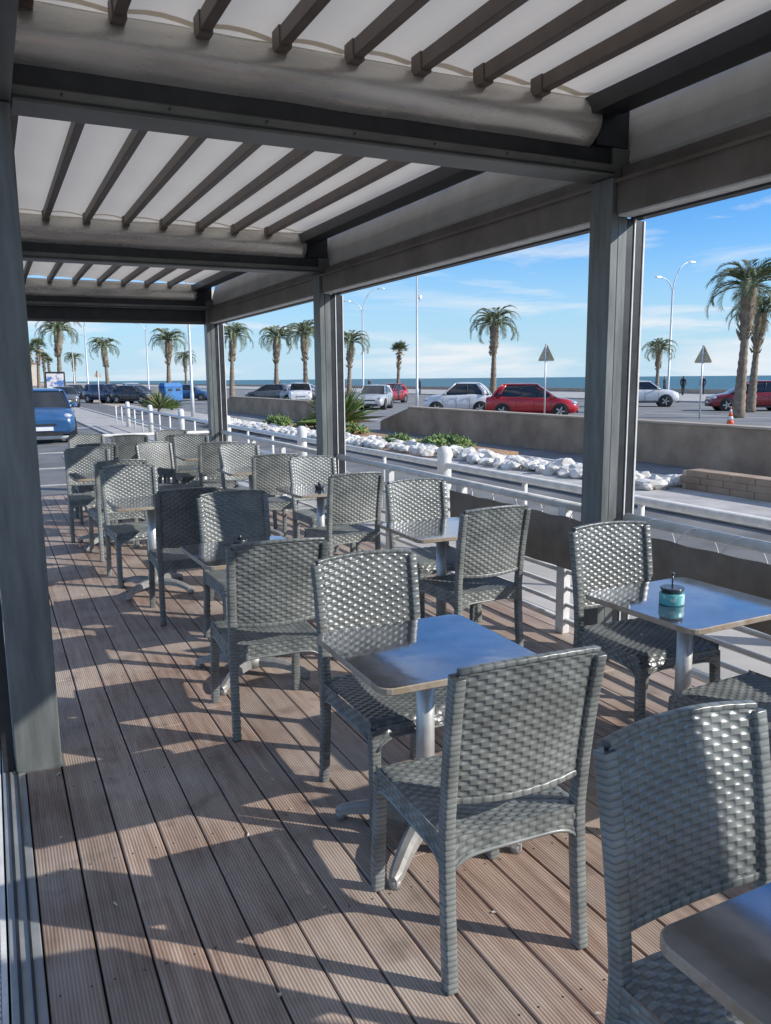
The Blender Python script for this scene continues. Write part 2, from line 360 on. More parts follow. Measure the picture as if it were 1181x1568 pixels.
# ------------------------------------------------------------------ pergola
PG=empty('pergola')
XI,XO=3.15,3.40; XL0,XL1=-.02,.165
YB=[-4.6,-.55,3.74,8.15,13.0]
ZB,ZF=2.755,2.55
mbP=MB(); mbG=MB(); mbR=MB(); mbS=MB(); mbF=MB(); mbFa=MB()
for yb in YB:
    mbP.box(XI,XI+.055,yb-.09,yb+.09,0,ZB-.002,0,bev=.004); mbP.box(XI+.060,XI+.125,yb-.082,yb+.082,0,ZB-.002,0,bev=.004)
    mbG.box(XI+.052,XI+.063,yb-.07,yb+.07,0,ZB-.003,0)
    mbG.box(XI+.128,XI+.178,yb-.075,yb+.075,.0,ZF-.002,0); mbG.box(XI+.188,XI+.27,yb-.05,yb+.05,.0,ZF-.002,0)
    mbP.box(XI+.179,XI+.187,yb-.082,yb+.078,0,ZF-.004,1); mbP.box(XI+.271,XI+.281,yb-.056,yb+.054,0,ZF-.004,1)
    mbP.box(XI-.03,XI+.15,yb-.12,yb+.12,.001,.012,0)
    mbP.box(XL0,XL1,yb-.08,yb+.08,0,ZB-.002,0,bev=.005)
    mbG.box(XL0-.05,XL0-.003,yb-.05,yb+.05,0,ZB-.002,0)
    mbP.box(XL0-.01,XL1+.01,yb-.09,yb+.09,.001,.01,0)
    last=(yb==YB[-1])
    mbG.box(XL1+.001,XI-.001,yb-.07,yb+.07,ZB+.062,ZB+.15,0)
    mbG.box(XL1+.001,XI-.001,yb-.105,yb+.105,ZB,ZB+.06,1,bev=.006)
    mbG.box(XL1+.002,XI-.002,yb-.112,yb-.1055,ZB+.012,ZB+.02,0)
    mbG.box(XL0,XL1,yb-.1,yb+.1,ZB+.001,ZB+.15,1)
    for q in range(7): 
        xx=.35+q*.42; mbG.tube([(xx,yb-.1125,ZB+.04),(xx,yb-.1145,ZB+.04)],.006,6,0)
    rings=[]; nx=60
    for i in range(nx+1):
        xx=.10+(3.0-.10)*i/nx; ring=[]
        for k in range(20):
            a=2*math.pi*k/20; rr=.165+.006*noise.noise(Vector((xx*3.2,math.cos(a)*1.5,math.sin(a)*1.5+yb)))
            ring.append((xx,yb+rr*1.05*math.cos(a),ZB+.262+rr*.80*math.sin(a)))
        rings.append(ring)
    mbR.loft(rings,0,True,True)
    mbG.box(3.03,XI+.10,yb-.094,yb+.094,ZB+.152,3.12,0); mbG.box(XI-.0,XI+.125,yb-.088,yb+.088,ZB+.001,ZB+.15,1)
    if last:
        mbFa.box(XL0,XO,yb+.10,yb+.16,ZF,ZB-.002,0); mbG.box(XL0,XO,yb-.02,yb+.095,ZF+.03,ZB-.003,0)
        mbP.box(XL0,XO,yb+.165,yb+.19,ZF+.05,3.1,2)
ns=8
SX=[.57+i*.337 for i in range(ns)]
for a,b in zip(YB,YB[1:]):
    y0,y1=a+.17,b-.14
    for sx in SX[:-1]+[.235]:
        mbS.box(sx-.024,sx+.024,a+.02,b-.14,3.075,3.148,0,bev=.003)
        mbS.box(sx-.029,sx+.029,b-.23,b-.139,3.066,3.15,0)
        yy=a+.6
        while yy<b-.3: mbS.tube([(sx,yy,3.0735),(sx,yy,3.0755)],.005,6,1); yy+=1.25
    mbG.box(2.93,3.06,a+.11,b-.11,3.03,3.12,0); mbG.box(3.062,3.18,a+.11,b-.11,3.07,3.15,0)
    mbG.box(XL0+.02,XL1-.01,a+.1,b-.1,3.0,3.14,0)
    mbG.box(XL0,XL1,a+.1,b-.1,ZB+.001,ZB+.15,1)
    xs=[.0]+[.235]+SX+[3.30]; vs=[];fs=[]; cols=[]
    for q in range(len(xs)-1):
        for t in range(5): cols.append((xs[q]+(xs[q+1]-xs[q])*t/5, -.022*math.sin(math.pi*t/5)))
    cols.append((xs[-1],0)); ny=36
    for j in range(ny+1):
        yy=y0-.25+(y1-y0+.36)*j/ny
        for (xx,dz) in cols: vs.append((xx,yy,3.156-dz*.9+.012*noise.noise(Vector((xx*2.5,yy*1.8,0)))))
    nc=len(cols)
    for j in range(ny):
        for i in range(nc-1): fs.append((j*nc+i,j*nc+i+1,(j+1)*nc+i+1,(j+1)*nc+i))
    mbF.add(vs,fs,0,True)
    c,d=a+.095,b-.095
    mbFa.box(XI+.03,XI+.13,c,d,ZF+.012,ZF+.185,0,bev=.004)
    mbFa.box(XI+.06,XI+.16,c,d,ZF+.188,ZF+.262,0,bev=.004)
    mbFa.box(XI+.012,XI+.028,c,d,ZF+.17,ZF+.19,0)
    mbG.box(XI+.135,XI+.20,c,d,ZF-.012,ZF+.16,0)
    mbP.box(XI+.045,XI+.137,c,d,ZF,ZF+.0115,1)
    prof=[(XI+.13,ZF+.264),(XI+.115,ZF+.30),(XI+.12,ZF+.36),(XI+.135,ZF+.43),(XI+.165,ZF+.52),(XI+.19,ZF+.64),(XI+.23,ZF+.64),(XI+.24,ZF+.264)]
    mbP.loft([[(px,c-.09,pz) for px,pz in prof],[(px,d+.09,pz) for px,pz in prof]],2,True,False)
ob('posts',mbP.mesh('pergola_posts',['post','whitepaint','cream']),parent=PG)
ob('beams',mbG.mesh('pergola_beams',['alu_dark','alu']),parent=PG)
ob('gutter_rolls',mbR.mesh('pergola_rolls',['roll']),parent=PG)
ob('slats',mbS.mesh('pergola_slats',['slat','rim']),parent=PG)
ob('canopy',mbF.mesh('pergola_canopy',['fabric']),parent=PG)
ob('fascia',mbFa.mesh('pergola_fascia',['fascia']),parent=PG)

# ------------------------------------------------------------------ terrace fence
mb=MB(); xf=XI+.17
def rail(y0,y1,z,r=.02,x=xf): mb.tube([(x,y0,z),(x,y1,z)],r,10,0)
for a,b in zip(YB,YB[1:]):
    rail(a+.12,b-.12,.86,.030); rail(a+.12,b-.12,.09,.02)
    for z in (.20,.31,.42): rail(a+.12,b-.12,z,.015)
    rail(a+.12,b-.12,.62,.015)
    yy=a+.45
    while yy<b-.2:
        mb.box(xf-.03,xf+.03,yy-.04,yy+.04,.0,.845,0,bev=.005); yy+=1.3
mb.tube([(0,12.96,.86),(xf,12.96,.86)],.026,10,0)
for z in (.15,.4,.63): mb.tube([(0,12.96,z),(xf,12.96,z)],.014,8,0)
for xx in (.5,1.4,2.3): mb.box(xx-.03,xx+.03,12.94,12.99,0,.85,0)
ob('terrace_railing',mb.mesh('terrace_railing',['whitepaint']))
mb=MB()
def canvas(y0,y1):
    n=60; vs=[]; Z=(.455,.56,.67,.79)
    for o_ in (-.049,-.044):
        for i in range(n+1):
            y=y0+(y1-y0)*i/n
            for z in Z: vs.append((xf+o_+.007*math.sin(y*9+z*3)+.004*math.sin(y*23+z*9),y,z-(.004*math.sin(y*20.9) if z>.7 else 0)))
    o=(n+1)*4; fs=[]
    for i in range(n):
        for k in range(3):
            a=i*4+k; fs.append((a,a+1,a+5,a+4)); fs.append((a+o,a+4+o,a+5+o,a+1+o))
    mb.add(vs,fs,0,True)
    p=[]; m=int((y1-y0)*40)
    for i in range(m+1):
        y=y0+(y1-y0)*i/m; a=y*2*math.pi/.30; p.append((xf-.012+.046*math.cos(a),y,.825+.062*math.sin(a)))
    mb.tube(p,.003,5,1)
for a,b in ((-4.4,-.75),(-.35,3.56),(3.95,5.6)): canvas(a,b)
ob('windbreak_canvas',mb.mesh('windbreak_canvas',['canvas','whitepaint']))
mb=MB()
xr=4.82
mb.tube([(xr,-4,.66),(xr,34,.66)],.038,10,0); mb.tube([(xr,-4,.26),(xr,34,.26)],.026,10,0)
y=8.38-14.8
while y<34:
    mb.tube([(xr,y,-.14),(xr,y,.80),(xr,y,.86),(xr,y,.885)],[.085,.085,.075,.03],16,0); 
    for q in (1.65,3.3): mb.tube([(xr,y+q,-.14),(xr,y+q,.64)],.028,8,0)
    y+=4.93
ob('street_handrail',mb.mesh('street_handrail',['whitepaint']))

# ------------------------------------------------------------------ ground
def sheet(name,x0,x1,y0,y1,z,mt,thick=0):
    mb=MB()
    if thick: mb.box(x0,x1,y0,y1,z-thick,z,0,bev=.015)
    else: mb.add([(x0,y0,z),(x1,y0,z),(x1,y1,z),(x0,y1,z)],[(0,1,2,3)],0)
    return ob(name,mb.mesh(name,[mt]))
mb=MB(); gx=[-3000,62.6,90,150,185,230]; gz=[-.16,-.16,-1.0,-1.6,-2.6,-4]
vs=[];fs=[]
for i,xx in enumerate(gx):
    vs+=[(xx,-3000,gz[i]),(xx,9000,gz[i])]
for i in range(len(gx)-1): fs.append((2*i,2*i+2,2*i+3,2*i+1))
mb.add(vs,fs,0); ob('ground',mb.mesh('ground',['sand']))
sheet('sea',150,14000,-9000,14000,-1.9,'sea')
sheet('near_pavement',3.5,5.4,-20,60,-.10,'concrete',.08)
sheet('near_road',-30,8.2,-60,400,-.152,'asphalt2')
sheet('middle_road',9.9,12.5,-60,400,-.148,'asphalt')
sheet('parking_road',12.5,44,-60,400,-.144,'asphalt')
sheet('promenade_pavement',44,62,-60,500,-.04,'concrete',.12)
sheet('street_island',8.2,9.9,-30,60,-.03,'kerb',.12)
sheet('planter_bed',8.5,10.9,15.5,30,-.01,'soil',.13)
mb=MB()
for xx in (5.75,):
    mb.add([(xx,-20,-.146),(xx+.12,-20,-.146),(xx+.12,90,-.146),(xx,90,-.146)],[(0,1,2,3)],0)
y=5
while y<80:
    mb.add([(11.2,y,-.143),(11.32,y,-.143),(11.32,y+3,-.143),(11.2,y+3,-.143)],[(0,1,2,3)],0); y+=8
for k in range(24):
    y=16+k*3.0; d=Vector((.79,-.61,0)); p=Vector((19.6,y,-.140)); n=Vector((.61,.79,0))*.06; q=p+d*5
    mb.add([p-n,q-n,q+n,p+n],[(0,1,2,3)],0)
mb.add([(15.5,10,-.139),(15.7,10,-.139),(15.7,90,-.139),(15.5,90,-.139)],[(0,1,2,3)],0)
mb.add([(30,-10,-.139),(30.2,-10,-.139),(30.2,90,-.139),(30,90,-.139)],[(0,1,2,3)],0)
mb.add([(1,34,-.146),(4.5,34,-.146),(4.5,34.5,-.146),(1,34.5,-.146)],[(0,1,2,3)],0)
ob('road_markings',mb.mesh('road_markings',['mark']))
import bmesh
def ico(sub):
    bm=bmesh.new(); bmesh.ops.create_icosphere(bm,subdivisions=sub,radius=1); v=[x.co.copy() for x in bm.verts]; f=[tuple(q.index for q in p.verts) for p in bm.faces]; bm.free(); return v,f
IV,IF=ico(2)
mb=MB()
def rockat(x,y,z,s):
    o=Vector((random.random()*99,random.random()*99,0)); sx,sy,sz=s*random.uniform(.8,1.3),s*random.uniform(.8,1.3),s*random.uniform(.5,.9); rot=Matrix.Rotation(random.random()*6.28,3,'Z')
    vs=[]
    for v in IV:
        k=1+.45*noise.noise(v*1.3+o)+.15*noise.noise(v*3+o)
        p=rot@Vector((v.x*sx*k,v.y*sy*k,v.z*sz*k)); vs.append((x+p.x,y+p.y,z+p.z))
    mb.add(vs,IF,0,False)
for i in range(600):
    t=random.random(); y=9.3+t*24; xc=9.35-1.2*t
    rockat(xc+random.uniform(-.45,.45),y,.02+random.random()*.05,random.uniform(.06,.17))
ob('rock_border',mb.mesh('rock_border',['rock']))
mb=MB(); y=-6
while y<9.0:
    for j,z in enumerate((-.03,.07,.17)):
        mb.box(9.5,9.8,y+(.13 if j==1 else 0),y+.413+(.13 if j==1 else 0),z+.001,z+.099,0,bev=.005)
    y+=.42
mb.box(9.52,9.78,-6,9.2,-.03,.25,1)
ob('low_brick_wall',mb.mesh('low_brick_wall',['wallc','walltop']))
def wall(name,x,y0,y1,h,ramp=2.2,th=.3):
    mb=MB(); prof=[(y0,-.15),(y0,h),(y1-ramp,h),(y1,.18),(y1,-.15)]
    mb.loft([[(x,y,z) for y,z in prof],[(x+th,y,z) for y,z in prof]],0,True,False)
    mb.box(x-.03,x+th+.03,y0,y1-ramp-.02,h+.002,h+.05,1,bev=.01)
    ob(name,mb.mesh(name,['wallc','walltop']))
wall('dividing_wall',12.6,-20,26.5,.70)
wall('dividing_wall',12.6,30.5,49,.70)
mb=MB(); mb.box(62.1,62.5,-60,600,-.2,.42,0,bev=.02); ob('seafront_wall',mb.mesh('seafront_wall',['walltop']))

# ------------------------------------------------------------------ vegetation
def palm_mesh(seed,h,kind='feather',nf=38):
    rnd=random.Random(seed); mb=MB(); rings=[]; bend=rnd.uniform(-.3,.3)
    th=h-1.25; path=[];rad=[]
    n=30
    for i in range(n+1):
        t=i/n; path.append((bend*t*t, .1*math.sin(t*3)*bend, th*t))
        r=(.27-.11*min(1,t*1.8)) if kind=='feather' else .22-.08*t
        if kind=='feather' and t>.62: r+= .15*math.sin((t-.62)/.38*math.pi*.72)
        r*= (1.06 if i%2 else .93); rad.append(r)
    mb.tube(path,rad,12,2)
    top=Vector(path[-1])
    for i in range(80):
        t=rnd.uniform(.6,1.0); a=rnd.random()*6.28; z=th*t; rr=.24
        p=Vector((bend*t*t,0,z))+Vector((math.cos(a),math.sin(a),0))*rr*.8
        q=p+Vector((math.cos(a)*.16,math.sin(a)*.16,.24))
        mb.tube([p,q],[.05,.015],4,3 if rnd.random()<.5 else 2)
    for k in range(nf):
        a=6.283*k*.618+rnd.uniform(-.2,.2); q=k/nf
        e=math.radians(78-75*q+rnd.uniform(-8,8)); L=rnd.uniform(1.7,2.3) if kind=='feather' else rnd.uniform(.8,1.1)
        dry= rnd.random()<.10 and q>.5
        if dry: e=math.radians(rnd.uniform(-60,-20)); L*=.7
        mi=1 if dry else 0
        hd=Vector((math.cos(a),math.sin(a),0)); side=Vector((-math.sin(a),math.cos(a),0))
        if kind=='feather':
            ns=13; p=top.copy(); ang=e; pts=[];dirs=[]; curl=rnd.uniform(.85,1.25)
            for i in range(ns+1):
                t=i/ns; d=hd*math.cos(ang)+Vector((0,0,1))*math.sin(ang); pts.append(p.copy()); dirs.append(d)
                p=p+d*(L/ns); ang-= (math.radians(3.5)+math.radians(15)*t)*curl
            mb.tube(pts,[.03*(1-.8*i/ns) for i in range(ns+1)],3,mi,cap=False)
            for i in range(3,ns+1):
                t=i/ns; ll=.50*math.sin(math.pi*(.10+.80*t))**.7*rnd.uniform(.7,1.15)
                up=side.cross(dirs[i])*-1
                for sgn in (-1,1):
                    for sub in (0,.5):
                        pb=pts[i]-dirs[i]*(L/ns*sub)
                        dv=(side*sgn*.6+dirs[i]*.75+up*.45+Vector((0,0,-.25*rnd.random()))).normalized()
                        w=dirs[i]*.02
                        m1=pb+dv*ll*.55; tip=pb+dv*ll+Vector((0,0,-.22*ll))
                        mb.add([pb-w,pb+w,m1+w*.9,tip,m1-w*.9],[(0,1,2,3,4)],mi)
        else:
            d=hd*math.cos(e)+Vector((0,0,1))*math.sin(e); c=top+d*L*.75
            mb.tube([top,c],.015,3,mi,cap=False); up=side.cross(d)*-1
            for j in range(13):
                b=math.radians(-105+210*j/12); dv=(d*math.cos(b)+side*math.sin(b)-Vector((0,0,.25))).normalized(); l=L*.62*rnd.uniform(.85,1.1)
                s2=dv.cross(up).normalized()*.04
                tip=c+dv*l; mm=c+dv*l*.5
                mb.add([c,mm+s2,tip,mm-s2],[(0,1,2,3)],mi)
    return mb.mesh('palm_tree',['leaf','leafdry','trunk','leafdry'])
PM=[palm_mesh(i,6.6) for i in range(4)]; FM=[palm_mesh(20+i,6.6,'fan',40) for i in range(2)]
palms=[(29.4,25.4,6.8,0,0),(34.3,28.9,6.0,1,0),(33.2,50.6,6.9,2,0),(23.7,55.1,5.4,1,0),(21.6,58.4,6.3,3,0),(22.1,67,6.5,0,0),(20,73.5,7.0,2,0),(15.8,81,6.9,1,0),
 (23.8,110,5.8,3,0),(11.8,94,6.7,0,0),(7.5,101.8,9.3,2,0),(15.2,170,7.5,1,0),(44,45.4,4.6,3,0),(33.7,67,5.3,0,1),(7.8,151,9.3,1,1),(8.9,206,10.5,0,1),(14.4,226,8.2,1,1),(10.5,180,8,0,1),(11,260,9,1,1)]
for x,y,h,k,fan in palms:
    s=h/6.6; ob('palm_tree',(FM if fan else PM)[k%(2 if fan else 4)],(x,y,-.15),random.random()*6.28,scale=(s*1.0,s*1.0,s))
def spiky(name,x,y,h,n=70,z=-.02):
    mb=MB(); rnd=random.Random(int(x*10))
    for i in range(n):
        a=rnd.random()*6.28; e=R(rnd.uniform(5,85)); l=h*rnd.uniform(.6,1); d=Vector((math.cos(a)*math.cos(e),math.sin(a)*math.cos(e),math.sin(e))); s=Vector((-math.sin(a),math.cos(a),0))*.04
        b=Vector((0,0,h*.12)); mid=b+d*l*.5; tip=b+d*l-Vector((0,0,.12*l))
        mb.add([b-s*.6,b+s*.6,mid+s,tip,mid-s],[(0,1,2,3,4)],0 if rnd.random()<.8 else 1)
    mb.tube([(0,0,-.1),(0,0,h*.15)],.1,8,2)
    ob(name,mb.mesh(name,['shrub','leafdry','trunk']),(x,y,z))
spiky('yucca_plant',10.6,25.6,1.9,170); spiky('yucca_plant',8.4,46,1.5,90); spiky('yucca_plant',9.6,48.5,1.0,70)
def bush(x,y,r,h,fl=0,seed=1):
    mb=MB(); rnd=random.Random(seed)
    for i in range(int(700*r)):
        a=rnd.random()*6.28; q=rnd.random()**.5*r*(1+.25*math.sin(a*3+seed)); z=h*(1-(q/r)**2*.6)*rnd.random()**.5
        c=Vector((q*math.cos(a),q*math.sin(a),max(0,z))); d=Vector((rnd.gauss(0,1),rnd.gauss(0,1),rnd.gauss(.4,.8))).normalized(); s=d.orthogonal().normalized()*.03
        mb.add([c-s,c+s,c+d*.13+s,c+d*.13-s],[(0,1,2,3)],1 if rnd.random()<fl else 0)
    ob('green_shrub',mb.mesh('shrub',['shrub','flower']),(x,y,0))
bush(9.9,17.2,.7,.30,0,1); bush(9.5,18.9,.4,.2,0,2); bush(10.0,23.2,.5,.3,.1,3); bush(10.2,26.8,.6,.35,.06,5); bush(9.6,29,.5,.35,.0,6)

# ------------------------------------------------------------------ cars
def wheel(mb,x,y,r,side,xf):
    n=20
    def ring(yy,rr): return [(x+rr*math.cos(2*math.pi*k/n),yy,r+rr*math.sin(2*math.pi*k/n)) for k in range(n)]
    mb.loft([ring(y-side*.2,r*.9),ring(y-side*.18,r),ring(y-side*.02,r),ring(y,r*.93),ring(y,r*.68)],1,False,True,xf)
    mb.loft([ring(y,r*.68),ring(y-side*.03,r*.64),ring(y-side*.035,.02)],5,False,False,xf)
    for k in range(5):
        a=2*math.pi*k/5; c,s=math.cos(a),math.sin(a); w=.035
        q=[(x+c*.03-s*w,y-side*.012,r+s*.03+c*w),(x+c*.03+s*w,y-side*.012,r+s*.03-c*w),(x+c*r*.66+s*w*.8,y-side*.006,r+s*r*.66-c*w*.8),(x+c*r*.66-s*w*.8,y-side*.006,r+s*r*.66+c*w*.8)]
        mb.add(q,[(0,1,2,3)],2,False,xf)
def make_car(name,x,y,ang,pm,kind='hatch',L=4.05,W=1.75,H=1.48):
    mb=MB()
    if kind=='mini':
        st=[(-.5,.36,.74,.70),(-.485,.26,.92,.86),(-.42,.2,1.03,.97),(-.2,.18,1.03,1),(.1,.18,1.01,1),(.25,.18,.99,1),(.38,.19,.93,.96),(.46,.24,.78,.86),(.5,.34,.60,.68)]
        g=(-.46,.25,-.25,.02)
    elif kind=='suv':
        st=[(-.5,.4,.85,.80),(-.485,.32,1.05,.92),(-.40,.26,1.10,.99),(-.2,.25,1.08,1),(.1,.25,1.06,1),(.25,.25,1.03,.99),(.4,.26,.97,.97),(.475,.3,.85,.9),(.5,.38,.68,.78)]
        g=(-.47,.27,-.40,.08)
    else:
        st=[(-.5,.36,.78,.78),(-.485,.26,.93,.92),(-.40,.2,1.0,.99),(-.2,.18,.98,1),(.1,.18,.95,1),(.25,.18,.92,.99),(.38,.19,.83,.96),(.46,.22,.72,.88),(.5,.32,.56,.72)]
        g=(-.45,.28,-.29,.03)
    rings=[]
    for fx,zb,zs,wf in st:
        w=W/2*wf; h=[(0,zb),(.8*w,zb),(.97*w,zb+.1),(w,zb+(zs-zb)*.45),(.985*w,zb+(zs-zb)*.72),(.95*w,zs-.05),(.86*w,zs),(.4*w,zs+.03)]
        ring=[(fx*L,a,b) for a,b in h]+[(fx*L,0,zs+.035)]+[(fx*L,-a,b) for a,b in h[:0:-1]]
        rings.append(ring)
    mb.loft(rings,0,True,True)
    bz=st[4][2]-.03
    def rr(x0,x1,w,z,c=.12,n=4):
        o=[]
        for cx,cy,a0 in ((x1-c,w-c,0),(x0+c,w-c,90),(x0+c,-w+c,180),(x1-c,-w+c,270)):
            for k in range(n): a=R(a0+k*90/(n-1)); o.append((cx+c*math.cos(a),cy+c*math.sin(a),z))
        return o
    gw0,gw1=W/2*.90,W/2*.70
    lay=[]
    for t in (0,.3,.6,.85):
        e=t**1.12
        lay.append(rr(L*(g[0]+(g[2]-g[0])*t**1.5),L*(g[1]+(g[3]-g[1])*t),gw0+(gw1-gw0)*e,bz+(H-.05-bz)*t/.85*.95,.14+.05*t))
    mb.loft(lay,3,False,True)
    top=lay[-1]; zt=top[0][2]; cx=L*(g[2]+g[3])/2
    def shr(o,s,dz): return [(cx+(a-cx)*s,b*s,zt+dz) for a,b,_ in o]
    mb.loft([shr(top,1.03,-.02),shr(top,1.04,.012),shr(top,.97,.035),shr(top,.7,.06),shr(top,.3,.07)],0,True,True)
    def outp(t,fx,sgn):
        x0=L*(g[0]+(g[2]-g[0])*t**1.5);x1=L*(g[1]+(g[3]-g[1])*t); w=gw0+(gw1-gw0)*t**1.12
        return Vector((x0+(x1-x0)*fx,sgn*w,bz+(H-.05-bz)*t/.85*.95))
    for sgn in (-1,1):
        for fx,rad in ((.035,.055),(.97,.035),(.5,.03)):
            pts=[outp(t,fx,sgn)-Vector((0,sgn*.012,0)) for t in (0,.3,.6,.85)]
            mb.tube(pts,rad,6,0 if fx!=.5 else 4)
        mb.tube([outp(0,.04,sgn),outp(0,.96,sgn)],.022,6,4)
        pts=[outp(t,.12,sgn)-Vector((0,sgn*.04,0)) for t in (0,.3,.6,.85)]; mb.tube(pts,[.16,.13,.10,.07],6,0)
        yb=sgn*(W/2+.001)
        for sx in (-.16,.03,.215): mb.box(L*sx-.006,L*sx+.006,yb-.012,yb+.002,.32,bz-.06,4)
        for sx in (-.10,.09): mb.box(L*sx-.08,L*sx+.06,yb-.01,yb+.018,bz-.17,bz-.14,0)
        mb.box(-L*.24,L*.24,yb-.03,yb+.008,st[4][1]+.01,st[4][1]+.09,4)
        mp=outp(.08,.93,sgn); mb.loft([[(mp.x+a*s,mp.y+sgn*(.05+.16*k/3),mp.z+.03+b*s) for a,b in ((-.05,-.05),(.07,-.04),(.06,.05),(-.05,.06))] for k,s in ((0,.5),(1,1),(2,1.1),(3,.8))],0,True,False)
        for fx in (-.31,.315):
            r=.315 if kind!='suv' else .35; n=24
            def ring(yy,q,z=r): return [(fx*L+q*math.cos(2*math.pi*k/n),yy,z+q*math.sin(2*math.pi*k/n)) for k in range(n)]
            yy=sgn*(W/2*.995)
            mb.loft([ring(yy-sgn*.3,r*1.17),ring(yy+sgn*.006,r*1.17),ring(yy+sgn*.006,.05)],4,False,False)
            wheel(mb,fx*L,sgn*(W/2*.995+.022),r,sgn,None)
        def blob(c,s,m):
            vs=[(c[0]+v.x*s[0],c[1]+v.y*s[1],c[2]+v.z*s[2]) for v in IV]; mb.add(vs,IF,m,True)
        blob((L*.452,sgn*W*.36,st[-2][2]-.04),(.17,.15,.085),6); blob((-L*.478,sgn*W*.40,st[0][2]+.02),(.08,.10,.16 if kind!='mini' else .11),7)
    mb.box(L*.495,L*.508,-.26,.26,.40,.51,8); mb.box(L*.488,L*.505,-.5,.5,.24,.36,4); mb.box(-L*.512,-L*.49,-.26,.26,.55,.66,8); mb.box(-L*.505,-L*.48,-.6,.6,.3,.4,4)
    mb.box(L*.485,L*.503,-.35,.35,.54,.60,4)
    me=mb.mesh(name,[pm,'tyre','rim','glass','blackp','blackp','hl','tl','plate'])
    return ob(name,me,(x,y,-.145),R(ang))
P={k:paint('car_paint_'+k,c) for k,c in dict(red=(.55,.012,.02),white=(.80,.80,.80),silver=(.50,.51,.53),grey=(.12,.13,.14),blue=(.03,.11,.26),dark=(.03,.035,.045),dred=(.28,.015,.025),navy=(.015,.04,.12)).items()}
make_car('parked_hatchback_car',22.4,30.9,-38,P['red'],'hatch',4.1,1.78,1.58)
make_car('parked_small_car',21.6,36.0,-215,P['white'],'mini',3.55,1.66,1.62)
make_car('parked_silver_car',21.2,45.3,-125,P['silver'])
make_car('parked_red_car',27.2,55.7,-140,P['red'])
make_car('parked_white_car',21.2,58.6,-110,P['white'],'suv',4.3,1.8,1.6)
make_car('parked_silver_car',22.6,61.0,-40,P['silver'])
make_car('parked_grey_car',21,65.3,-215,P['grey'])
make_car('parked_white_car',35.9,38.3,-38,P['white'],'suv',4.2,1.78,1.58)
make_car('parked_dark_red_car',36.0,30.4,-215,P['dred'],'hatch',4.3,1.8,1.58)
make_car('parked_blue_car',1.45,28.0,-92,P['blue'],'suv',4.4,1.85,1.62)
make_car('parked_blue_car',9,73,-60,P['navy'],'suv',4.4,1.8,1.6)
make_car('parked_dark_car',10.9,69.8,-50,P['dark'])
make_car('parked_dark_car',8,90,-90,P['dark'])
make_car('parked_blue_car',16.5,75,-30,P['blue'])
make_car('parked_grey_car',13.0,84,-90,P['grey'])
make_car('parked_white_car',14.6,96,-90,P['white'],'suv',4.3,1.8,1.6)
make_car('parked_dark_car',5.0,64,-91,P['grey'])

# ------------------------------------------------------------------ street furniture
def lamp(x,y,h,double,ang=0):
    mb=MB(); mb.tube([(0,0,0),(0,0,.3),(0,0,.5),(0,0,h*.8)],[.11,.11,.08,.06],10,0)
    for s in ((1,-1) if double else (1,)):
        pts=[(0,0,h*.78)]+[(s*(1.5*(t/8)**1.6)*(1 if s>0 else .75),0,h*.78+h*(.22 if s>0 else .1)*math.sin(t/8*math.pi/2)) for t in range(1,9)]
        mb.tube(pts,[.05]+[.045-.002*t for t in range(8)],8,0)
        e=Vector(pts[-1]); mb.loft([[(e.x+s*a,b*w,e.z+c*w) for b,c in ((-.12,0),(.12,0),(.08,.09),(-.08,.09))] for a,w in ((-.1,.5),(.1,1),(.45,1),(.6,.4))],1,True,False)
    ob('street_lamp',mb.mesh('street_lamp',['galv','cast']),(x,y,-.15),R(ang))
lamp(30.8,68.3,9.8,True,-10); lamp(44.7,45,9.9,True,0); lamp(15.8,92,9,True,0); lamp(8.2,79,8.5,False,0); lamp(12.5,140,9,True,0)
def pole(x,y,h,cam=True):
    mb=MB(); mb.box(-.18,.18,-.18,.18,0,.04,0); mb.tube([(0,0,.04),(0,0,1.2),(0,0,1.25),(0,0,h)],[.09,.09,.07,.045],12,0)
    if cam:
        mb.tube([(0,0,h-1.4),(.25,0,h-1.4)],.025,6,0); mb.box(.18,.42,-.07,.07,h-1.5,h-1.32,1,bev=.01); mb.tube([(.3,0,h-1.5),(.3,0,h-1.62)],[.06,.04],8,1)
    ob('camera_mast',mb.mesh('camera_mast',['galv','whitepaint']),(x,y,-.15),.4)
pole(23.2,43.6,8.0); pole(8.7,39.1,7.5,False)
def sign(x,y,h,rz,s=.75):
    mb=MB(); mb.tube([(0,0,0),(0,0,h)],.035,10,0)
    def tri(sz,r,yy):
        o=[]; 
        for k in range(3):
            a=R(90+120*k); c=(math.cos(a)*(sz-2*r),math.sin(a)*(sz-2*r))
            for j in range(5): b=a+R(-60+30*j); o.append((c[0]+r*math.cos(b),yy,h-.42*s/.75+c[1]+r*math.sin(b)))
        return o
    mb.loft([tri(s*.6,.05,-.04),tri(s*.6,.05,-.052)],1,True,False)
    mb.loft([tri(s*.6,.05,-.0525),tri(s*.6,.05,-.054)],3,True,False); mb.loft([tri(s*.44,.03,-.055),tri(s*.44,.03,-.0565)],2,True,False)
    mb.box(-.2,.2,-.039,.0,h-.62,h-.59,0); mb.box(-.12,.12,-.039,0,h-.34,h-.31,0)
    ob('traffic_sign',mb.mesh('traffic_sign',['galv','signback','whitepaint','orange']),(x,y,-.15),rz)
sign(21.7,29.0,3.25,R(108),.85); sign(27.3,25.6,3.1,R(100),.85); sign(6.9,60,2.6,R(180),.6)
mb=MB(); mb.box(-.19,.19,-.19,.19,0,.03,0,bev=.008)
